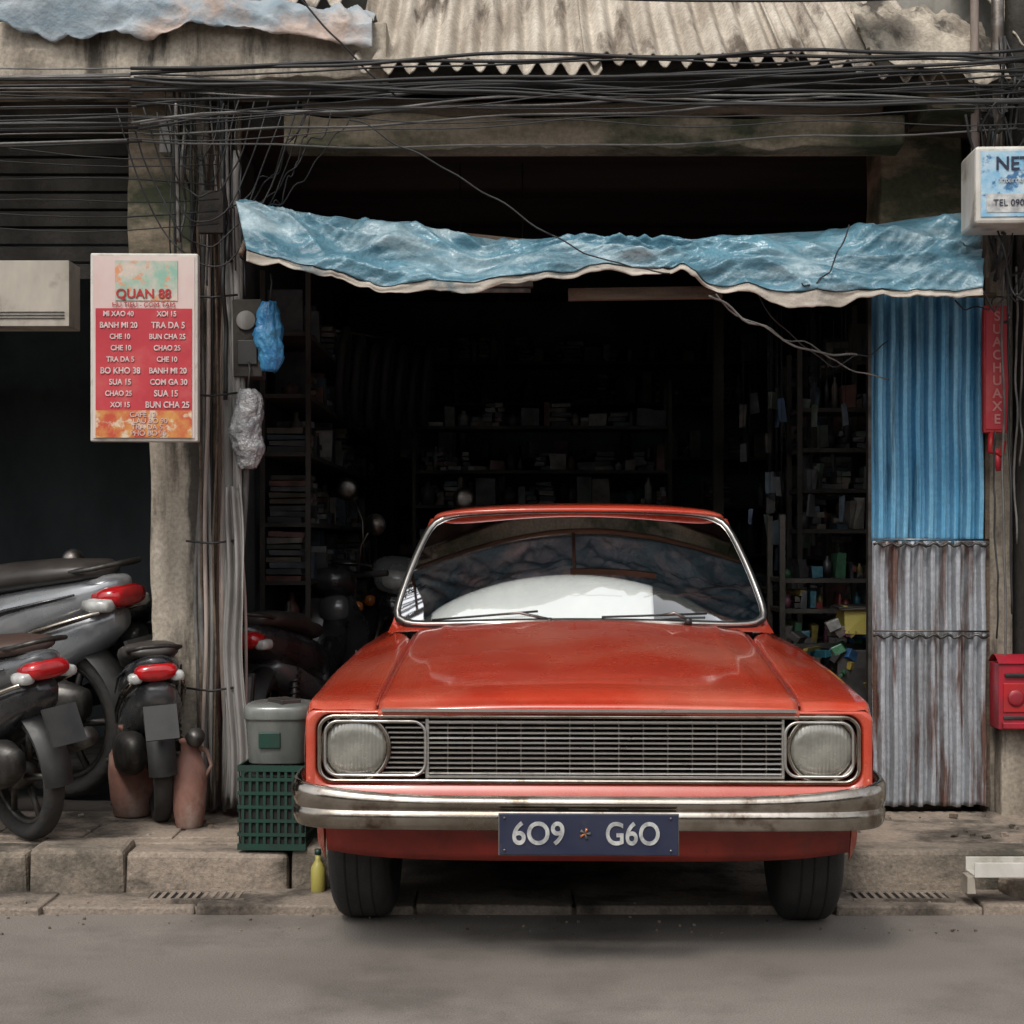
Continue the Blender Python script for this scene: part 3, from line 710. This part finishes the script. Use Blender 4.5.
    for s in (-1,1):
        b.tube([(s*.22,.885,1.01),(s*.35,.853,1.01)],.018,rubber,10)
        b.tube([(s*.20,.93,1.01),(s*.33,.92,1.0)],.006,steel,6)
        b.tube([(s*.17,.92,1.02),(s*.20,.90,1.02+mirror*.6),(s*.27,.89,1.02+mirror)],.006,steel,6)
        b.lathe((s*.29,.88,1.03+mirror),[(.03,0),(.058,.006),(.058,.018),(.03,.028)],black if not glassm else glassm,18,'Y')
        b.lathe((s*.29,.876,1.03+mirror),[(.05,0),(.05,.003)],steel,18,'Y')
    b.obj('trim',e)
    b=B()
    b.loftY([(-.352,.745,.05,.018),(-.345,.745,.085,.035),(-.30,.745,.10,.045),(-.25,.74,.10,.04)],lensred,16)
    for s in (-1,1): b.loftY([(-.335,.72,.012,.012),(-.33,.72,.030,.022),(-.26,.72,.035,.027),(-.22,.72,.02,.02)],lensclear,12,cx=s*.095)
    b.loftY([(1.06,.955,.075,.055),(1.125,.95,.065,.045),(1.14,.95,.03,.02)],lensclear,16)
    for s in (-1,1): b.loftY([(1.0,.84,.03,.03),(1.06,.84,.025,.025)],lensamb,12,cx=s*.12)
    b.obj('lamps',e)
    return e
def head(dx,dy): return math.atan2(-dx,dy)
scooter('parked_scooter',(-1.82,5.97,.175),head(-.72,.69),grey2,darkblk,lean=R(-8),scale=.90,full=True,seat=seatbr,plate=False)
scooter('parked_scooter.001',(-1.97,7.00,.165),head(-.91,.41),silver,silver,lean=R(-6),scale=1.22,full=True,mirror=.2)
scooter('parked_scooter.002',(-1.41,6.36,.17),head(-.30,.95),darkblk,grey2,lean=R(-4),scale=.84,full=True,plate=False)
scooter('parked_scooter.003',(-1.06,7.15,.16),head(.22,.97),darkblk,grey2,lean=R(-4),scale=.95)
scooter('parked_scooter.004',(-.74,9.7,.03),head(.02,-1),silver,darkblk,lean=R(-5),scale=1.12,mirror=.34,glassm=steel)

# ---------------------------------------------------------------- the car
car=empty('parked_car',(.232,4.83,0),rotz=R(-1.5))
Wt=[(0,.868),(.06,.880),(.6,.884),(2.2,.885),(3.8,.87),(4.4,.83)]
ZC=[(0,.782),(.03,.800),(.10,.808),(.7,.846),(1.35,.878),(2.5,.89),(3.6,.88),(4.4,.82)]
ZE=[(0,.785),(.03,.806),(.10,.818),(.7,.885),(1.35,.945),(2.5,.945),(3.5,.93),(4.4,.84)]
XI=[(0,.652),(1.25,.652),(1.42,.735),(3.2,.735),(3.45,.652),(4.4,.652)]
def zbot(y):
    z=.27
    if y<.25: z=.44-.1*y
    for yc in (.66,3.22):
        d=.365**2-(y-yc)**2
        if d>0: z=max(z,.31+math.sqrt(d))
    return z
ys=sorted(set([0,.03,.06,.1,.16,.22,.28]+[.29+.03*i for i in range(27)]+[1.1+.1*i for i in range(18)]+[2.84+.03*i for i in range(27)]+[3.7+.1*i for i in range(8)]))
for s in (-1,1):
    b=B(); lp=[]
    for y in ys:
        w=interp(y,Wt); zc=interp(y,ZC); ze=interp(y,ZE); zb=zbot(y); xi=interp(y,XI)
        h=zc-zb
        pr=[(w-.035,zb),(w-.012,zb+.10*h),(w-.002,zb+.35*h),(w,zb+.62*h),(w-.004,zb+.80*h),(w-.010,zb+.92*h),(w-.016,zb+.985*h),(w-.026,zc+.004),
            (w-.06,zc+.010*min(1,y*4)),((w-.075+xi)/2,zc+(ze-zc)*.55),(xi+.012,ze-.004),(xi+.001,ze-.008),(xi-.006,ze-.035)]
        lp.append([(s*x,y,z) for x,z in pr])
    b.loops(lp,red,False)
    b.obj('fender_side_'+('r' if s>0 else 'l'),car)
    b=B(); b.tube([(s*.6465,y,interp(y,ZE)-.005) for y in [.02,.1,.3,.5,.7,.9,1.1,1.3]],.0038,red_dark,6); b.obj('hood_seam_'+('r' if s>0 else 'l'),car)
def hood(u,v):
    x=-.641+1.282*u; y=-.026+.012*(x/.645)**2+1.375*v
    ze=interp(max(0,y),ZE); cr=interp(y,[(0,.014),(.2,.020),(1.35,.045)])
    t=1-(x/.645)**2; z=ze+cr*t+.003
    z+=.006*math.exp(-((abs(x)-.52)/.02)**2)*min(1,max(0,y)*3)
    z+=.002*nv(x*3,y*3,5)
    if abs(x)>.63: z-=.006
    return (x,y,z)
b=B()
rows=[0,.004,.012,.03,.06]+[.1+.9*i/24 for i in range(25)]
lp=[]
for i in range(65):
    u=i/64; col=[]
    p0=hood(u,0)
    col.append((p0[0],p0[1]+.03,p0[2]-.030)); col.append((p0[0],p0[1]+.004,p0[2]-.028)); col.append((p0[0],p0[1]-.004,p0[2]-.012))
    for r in rows: 
        q=hood(u,r); dz=-.004 if r==0 else 0
        col.append((q[0],q[1],q[2]+dz))
    lp.append(col)
b.loops(lp,red,False); b.obj('hood',car,solid=.004)
b=B()
b.grid(lambda u,v:(-.645+1.29*u,3.45+.97*v,interp(3.45+.97*v,ZE)+.03*(1-(2*u-1)**2)+.003),16,10,red)
b.grid(lambda u,v:((-.83+1.66*u),4.40,.32+.51*v),6,4,red)
for s in (-1,1): b.lathe((s*.68,4.40,.68),[(.08,0),(.08,.03),(.05,.05)],lensred,20,'Y')
b.box(-.86,.86,4.44,4.52,.42,.52,chrome); b.obj('trunk',car)
def rr(hw,z0,z1,r,y,n=8):
    pts=[]; 
    cs=[(hw-r,z1-r,0),(-hw+r,z1-r,90),(-hw+r,z0+r,180),(hw-r,z0+r,270)]
    def seg(a,bb,k): return [(a[0]+(bb[0]-a[0])*i/k,a[1]+(bb[1]-a[1])*i/k) for i in range(1,k)]
    arcs=[[(cx+r*math.cos(R(a0+90*i/n)),cz+r*math.sin(R(a0+90*i/n))) for i in range(n+1)] for cx,cz,a0 in cs]
    for i,a in enumerate(arcs):
        pts+=a; nx=arcs[(i+1)%4][0]; pts+=seg(a[-1],nx,10)
    return [(x,y,z) for x,z in pts]
b=B()
b.loops([rr(.866,.44,.782,.03,.004),rr(.862,.445,.779,.03,-.008),rr(.838,.552,.774,.05,-.010),rr(.834,.556,.770,.05,.0),rr(.832,.558,.768,.05,.10)],red)
b.obj('nose_panel',car)
b=B(); b.box(-.845,.845,.085,.13,.48,.80,blackvoid)
b.box(-.58,.58,.3,4.1,.30,.5,blackvoid)
b.box(-.75,.75,1.0,3.9,.34,.42,blackvoid)
for s in (-1,1): b.box(s*.60,s*.845,.14,.20,.40,.74,blackvoid)
b.tube([(-.7,.62,.30),(.7,.62,.30)],.03,blackvoid); 
b.obj('engine_bay',car)
b=B()
def ringtube(hw,z0,z1,r,y,tr,cx=0,m=chrome):
    pts=[(x+cx,yy,z) for x,yy,z in rr(hw,z0,z1,r,y)]; pts.append(pts[0]); b.tube(pts,tr,m,8,False)
ringtube(.822,.566,.764,.045,-.012,.0065)
ringtube((.806-.497)/2,.582,.748,.04,-.006,.005,cx=-(.806+.497)/2,m=chrome_bar)
ringtube((.806-.60)/2,.582,.748,.04,-.006,.005,cx=(.806+.60)/2,m=chrome_bar)
b.box(-.49,.595,-.010,.0,.744,.750,chrome_bar); b.box(-.49,.595,-.010,.0,.576,.582,chrome_bar)
b.box(-.630,.630,-.034,-.024,.780,.789,chrome_bar)
b.obj('chrome_trim',car)
b=B()
nb=11
for i in range(nb):
    z=.588+.154*i/(nb-1)
    b.box(-.487,.590,.006,.036,z-.0026,z+.0026,chrome_bar,rx=random.uniform(-.03,.03),jit=.0005)
    b.box(-.80,-.500,.012,.036,z-.0022,z+.0022,chrome_bar)
for i in range(14):
    x=-.45+.075*i+.02; b.box(x-.0015,x+.0015,.012,.05,.58,.75,steel)
b.box(-.497,-.487,-.002,.04,.575,.755,chrome_bar); b.box(.590,.598,-.002,.04,.575,.755,chrome_bar)
b.obj('grille',car)
for s,cx in ((-1,-.714),(1,.714)):
    b=B()
    b.lathe((cx,.05,.665),[(.110,.03),(.112,-.04),(.110,-.050),(.103,-.053),(.097,-.046),(.095,-.03)],chrome,40,'Y')
    b.obj('headlamp_bezel_'+('r' if s>0 else 'l'),car)
    b=B()
    b.lathe((0,0,0),[(.096,.01),(.095,0),(.088,-.007),(.07,-.013),(.045,-.017),(.02,-.019),(.002,-.0195)],lens_head,40,'Y')
    o=b.obj('headlamp_lens_'+('r' if s>0 else 'l'),car); o.location=(cx,.010,.665)
def bumper(name):
    b=B(); pth=[(0,-.100),(.25,-.100),(.5,-.098),(.68,-.092),(.79,-.078),(.845,-.052),(.870,-.008),(.880,.06),(.884,.20),(.884,.34)]
    full=[(-x,y) for x,y in pth[::-1][:-1]]+pth
    lp=[]
    for i,(x,y) in enumerate(full):
        a=Vector(full[max(0,i-1)]); c=Vector(full[min(len(full)-1,i+1)]); t=(c-a).normalized(); n=Vector((t.y,-t.x))
        up=interp(abs(x),[(.60,0),(.84,.030),(.885,.042)]); ups=interp(abs(x),[(.6,0),(.88,.010)])
        prof=[(0,.436),(.016,.432),(.028,.440),(.036,.460),(.036,.484),(.028,.492),(.028,.499),(.040,.506+ups),(.038,.530+up),(.020,.540+up),(0,.538+up),(-.012,.49)]
        lp.append([(x+n.x*o_,y+n.y*o_,z) for o_,z in prof])
    b.loops(lp,chrome,True,(True,True))
    for s in (-1,1): b.box(s*.45-.03,s*.45+.03,-.09,.1,.46,.50,black)
    b.obj(name,car,sub=1)
bumper('front_bumper')
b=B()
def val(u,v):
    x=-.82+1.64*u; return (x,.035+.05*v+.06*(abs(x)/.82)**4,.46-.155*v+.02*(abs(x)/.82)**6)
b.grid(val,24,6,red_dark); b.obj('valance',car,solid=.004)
b=B(); b.box(-.265,.262,-.172,-.164,.374,.493,plateblue); b.box(-.268,.265,-.166,-.163,.371,.496,cablegrey); b.box(-.1,-.06,-.17,-.05,.44,.46,black); b.box(.06,.1,-.17,-.05,.44,.46,black)
for zz in (.483,.388): 
    for xx in (-.25,.24): b.lathe((xx,-.174,zz),[(.004,0),(.004,-.003)],steel,8,'Y')
b.obj('licence_plate',car,bevel=.002)
text('plate_chars_a',"6O9",.094,(-.150,-.174,.434),platewhite,car,bold=.0016,ext=.0015,sx=.92)
text('plate_chars_b',"G6O",.094,(.128,-.174,.434),platewhite,car,bold=.0016,ext=.0015,sx=.84)
b=B()
for k in range(5):
    a=k*math.pi*.4; b.tube([(-.012,-.173,.437),(-.012+.016*math.cos(a),-.173,.437+.016*math.sin(a))],[.002,.005],lensamb if k%2 else cablegrey,6)
b.obj('plate_emblem',car)
for yc in (.66,3.22):
    for s in (-1,1):
        b=B(); x0=s*.655
        prof=[(.19,.0),(.27,-.004),(.298,.012),(.310,.03),(.312,.06),(.312,.135),(.310,.165),(.298,.183),(.27,.198),(.20,.192),(.19,.18)]
        b.lathe((x0 if s>0 else -.655-.195,yc,.312),prof,rubber,48,'X')
        for gx in (.055,.095,.14): 
            c0=(x0 if s>0 else -.655-.195)+gx
            b.lathe((c0,yc,.312),[(.3125,-.004),(.3135,-.003),(.3135,.003),(.3125,.004)],blackvoid,48,'X')
        xo=s*.84
        b.lathe((xo if s<0 else xo-.02,yc,.312),[(.02,0),(.195,.003),(.195,.017),(.02,.02)],steel,32,'X')
        b.lathe((xo-.015,yc,.312),[(.02,-.015*1),(.11,-.01),(.12,.015),(.11,.03),(.02,.045)],chrome,32,'X')
        b.obj('wheel_%s_%s'%('front' if yc<1 else 'rear','r' if s>0 else 'l'),car)
b=B(); b.grid(lambda u,v:(-.755+1.51*u,1.355+.16*v,.962-.022*(2*u-1)**2+.028*v),20,4,red)
for i in range(14): b.box(-.35+.05*i,-.33+.05*i,1.37,1.40,.975,.98,black)
b.obj('cowl_panel',car)
def ws(u,v):
    t=2*u-1; 
    x0=.750*t; y0=1.335+.11*t*t; z0=.982-.026*t*t
    x1=.600*t; y1=1.735+.07*t*t; z1=1.425-.020*t*t
    return Vector((x0+(x1-x0)*v+.012*math.sin(math.pi*v)*t,y0+(y1-y0)*v-.008*math.sin(math.pi*v),z0+(z1-z0)*v+.003*math.sin(math.pi*v)))
def ws2(u,v):
    t=2*u-1; w=2*v-1; k=1-.07*(abs(t)**8)*(abs(w)**8)
    return ws(.5+t*k/2,.5+w*k/2)
b=B(); b.grid(ws2,32,20,glass); b.obj('windscreen_glass',car)
b=B()
per=[ws2(i/24,0) for i in range(25)]+[ws2(1,i/16) for i in range(1,16)]+[ws2(1-i/24,1) for i in range(0,25)]+[ws2(0,1-i/16) for i in range(1,16)]+[ws2(0,0)]
b.tube([p+Vector((0,-.004,.004)) for p in per],.0080,chrome_bar,8,False)
b.tube([p*1.0+Vector((0,.008,-.0)) for p in per],.017,black,8,False)
b.obj('windscreen_surround',car)
b=B()
for s in (-1,1):
    b.tube([(s*.746,1.49,.93),(s*.690,1.68,1.15),(s*.612,1.835,1.385)],[.020,.014,.016],red,8)
    b.tube([(s*.735,2.45,.93),(s*.625,2.42,1.395)],.024,red,8)
    b.loops([[(s*.742,3.10,.93),(s*.742,3.50,.93),(s*.70,3.50,.94),(s*.70,3.10,.93)],[(s*.618,2.86,1.40),(s*.60,3.05,1.385),(s*.57,3.05,1.39),(s*.58,2.86,1.40)]],red,True,(True,True),False)
    b.tube([(s*.745,1.5,.945),(s*.745,3.15,.945)],.009,chrome,6)
    b.box(s*.884-.004,s*.884+.006,1.0,3.95,.655,.668,chrome)
    b.box(s*.885,s*.905,2.25,2.38,.76,.78,chrome)
    for y in (1.38,2.42): b.box(s*.880,s*.8862,y-.002,y+.002,.36,.87,black)
b.obj('pillars',car)
b=B()
st=[(1.715,.585,1.402,1.424),(1.722,.600,1.402,1.436),(1.76,.608,1.402,1.446),(1.85,.612,1.403,1.454),(2.1,.622,1.405,1.462),(2.5,.625,1.405,1.462),(2.8,.615,1.40,1.448),(2.98,.60,1.39,1.425),(3.04,.59,1.38,1.405)]
lp=[]
for y,hw,zs,zc in st:
    row=[]
    for i in range(-14,15):
        t=i/14; fy=.08*t*t if y<2 else (-.05*t*t if y>2.9 else 0)
        row.append((hw*math.sin(t*math.pi/2)*1.0,y+fy,zs-.012+(zc-zs+.012)*math.cos(t*math.pi/2)**.7))
    row=[(row[0][0]*1.01,row[0][1],row[0][2]-.02)]+row+[(row[-1][0]*1.01,row[-1][1],row[-1][2]-.02)]
    lp.append(row)
b.loops(lp,red,False); b.obj('roof_panel',car,solid=.010)
b=B()
for s in (-1,1):
    b.tube([(s*.615,1.83,1.380),(s*.636,2.1,1.385),(s*.640,2.5,1.385),(s*.63,2.85,1.378),(s*.61,3.0,1.368)],.009,chrome,6)
b.obj('drip_rails',car)
b=B()
for s in (-1,1):
    b.grid(lambda u,v:(s*(.738+(.618-.738)*v),1.52+.9*u+(.34-.36*u)*v,.945+.44*v),4,4,glass_side)
    b.grid(lambda u,v:(s*(.738+(.618-.738)*v),2.48+.64*u+(-.04-.2*u)*v,.945+.44*v),4,4,glass_side)
b.grid(lambda u,v:((2*u-1)*(.66-.10*v),3.47-.42*v-.04*(2*u-1)**2,.95+.43*v),10,6,glass_side)
b.obj('side_and_rear_glass',car)
b=B()
b.loftY([(1.50,.90,.70,.05),(1.56,.92,.70,.06),(1.74,.90,.70,.07),(1.80,.86,.69,.06)],seatm,20,p=5)
b.box(-.7,.7,1.8,3.5,.42,.5,black)
for s in (-1,1): b.box(s*.70,s*.73,1.5,3.4,.45,.93,carseat)
b.box(-.6,.6,3.3,3.46,.85,.93,carseat)
b.grid(lambda u,v:(-.58+1.16*u,1.85+1.1*v,1.375+.045*math.sin(math.pi*u)),10,4,tarp_hem)
b.obj('cabin_trim',car)
b=B()
b.box(-.62,-.04,2.28,2.42,.5,1.12,carseat,rx=-.18); b.box(.04,.62,2.28,2.42,.5,1.12,carseat,rx=-.18); b.box(-.64,.64,1.9,2.35,.48,.62,carseat); b.box(-.64,.64,3.15,3.28,.5,1.04,carseat,rx=-.2)
b.obj('seats',car,bevel=.04)
b=B()
c=Vector((-.33,1.92,1.00)); ax=Matrix.Rotation(R(-28),3,'X')
pts=[c+ax@Vector((.19*math.cos(a),0,.19*math.sin(a))) for a in [2*math.pi*k/32 for k in range(33)]]
b.tube(pts,.012,black,8,False)
for a in (200,340,90): b.tube([c,c+ax@Vector((.19*math.cos(R(a)),0,.19*math.sin(R(a))))],.01,black,6)
b.tube([c,c+Vector((0,-.3,-.12))],.02,black,8)
b.obj('steering_wheel',car)
b=B(); b.loftY([(1.835,1.345,.095,.022),(1.85,1.345,.10,.027),(1.865,1.345,.08,.02)],black,16,p=3); b.tube([(0,1.86,1.36),(0,1.84,1.42)],.008,black); b.obj('rearview_mirror',car)
b=B()
def reflection_shape(u,v):
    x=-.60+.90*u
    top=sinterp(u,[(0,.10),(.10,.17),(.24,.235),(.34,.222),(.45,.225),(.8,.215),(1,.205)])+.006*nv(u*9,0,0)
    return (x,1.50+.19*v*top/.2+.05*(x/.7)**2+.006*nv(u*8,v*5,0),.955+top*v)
b.grid(reflection_shape,60,10,reflection_white); b.obj('reflection_panel',car,solid=.003)  # added white panel, shaped to stand in for sky reflected in the windscreen
b=B()
def wiper(px,tx):
    a=Vector((px,1.345,.993)); p=ws(.5+tx/1.43,.045)+Vector((0,-.012,.012))
    b.tube([a,(a+p)/2+Vector((0,-.012,.018)),p],[.007,.006,.004],steel,6)
    q0=ws(.5+(tx-.22)/1.43,.03)+Vector((0,-.010,.008)); q1=ws(.5+(tx+.18)/1.43,.075)+Vector((0,-.010,.010))
    b.tube([q0,p,q1],.005,black,6); b.lathe((px,1.34,.975),[(.016,0),(.014,.02),(.006,.026)],black,12)
wiper(-.12,-.34); wiper(.42,.30)
b.obj('wipers',car)

# ---------------------------------------------------------------- street opposite (behind the camera)
opp=empty('shophouse_row')
b=B()
for i in range(8):
    x=-20+5*i; h=random.uniform(3.6,4.8); m=random.choice([plaster,concrete])
    b.box(x,x+4.96,-15,-10,0,h,m); b.box(x+.4,x+4.5,-9.99,-9.9,.1,2.4,random.choice([blackvoid,concrete_dark,steel]))
    b.box(x,x+4.9,-10,-9.0,2.6,2.7,fibre)
    for k in (0,1): b.box(x+.7+2*k,x+1.9+2*k,-10.02,-9.95,2.9,3.5,blackvoid)
b.obj('facades',opp)

# ---------------------------------------------------------------- debris
b=B()
for i in range(90):
    x=random.uniform(-2.2,2.2); 
    if -.6<x<1.1: continue
    y=random.uniform(5.95,6.5); s=random.uniform(.006,.02); b.box(x,x+s,y,y+s*random.uniform(.6,2),.17,.17+s*.7,random.choice([stonemat,pave,wood,board]),rz=random.uniform(0,3),jit=s*.2)
for i in range(120):
    x=random.uniform(-2.2,2.2); y=random.uniform(5.2,5.55); s=random.uniform(.003,.009); z=.0 if y<5.48 else .03; b.box(x,x+s,y,y+s,z,s*.8+z,random.choice([stonemat,pave,apron]),rz=random.uniform(0,3))
b.obj('gravel_debris')

# ---------------------------------------------------------------- camera, light
cam=bpy.data.cameras.new('camera'); co=bpy.data.objects.new('camera',cam); COL.objects.link(co)
co.location=(0,0,1.3); co.rotation_euler=(R(90),0,0); cam.sensor_width=36; cam.lens=1580/1024*36; cam.shift_y=29/1024
cam.clip_start=.05; cam.clip_end=1000; scene.camera=co
w=bpy.data.worlds.new('World'); scene.world=w; w.use_nodes=True; nt=w.node_tree
bg=nt.nodes['Background']; sky=nt.nodes.new('ShaderNodeTexSky'); sky.sky_type='NISHITA'; sky.sun_disc=False
sky.sun_elevation=R(52); sky.sun_rotation=R(200); sky.air_density=1.0; sky.dust_density=3.5; sky.ozone_density=1
hs=nt.nodes.new('ShaderNodeHueSaturation'); hs.inputs['Saturation'].default_value=.18; hs.inputs['Value'].default_value=1.3
nt.links.new(sky.outputs[0],hs.inputs['Color']); nt.links.new(hs.outputs[0],bg.inputs[0]); bg.inputs[1].default_value=.15
sd=bpy.data.lights.new('sun','SUN'); sd.energy=1.5; sd.angle=R(12); sd.color=(1,.94,.86)
so=bpy.data.objects.new('sun',sd); COL.objects.link(so)
az=R(200); d=Vector((math.sin(az)*math.cos(R(52)),math.cos(az)*math.cos(R(52)),math.sin(R(52))))
so.rotation_euler=d.to_track_quat('Z','Y').to_euler(); so.location=(0,0,10)
scene.view_settings.view_transform='Standard'; scene.view_settings.look='None'; scene.view_settings.exposure=0
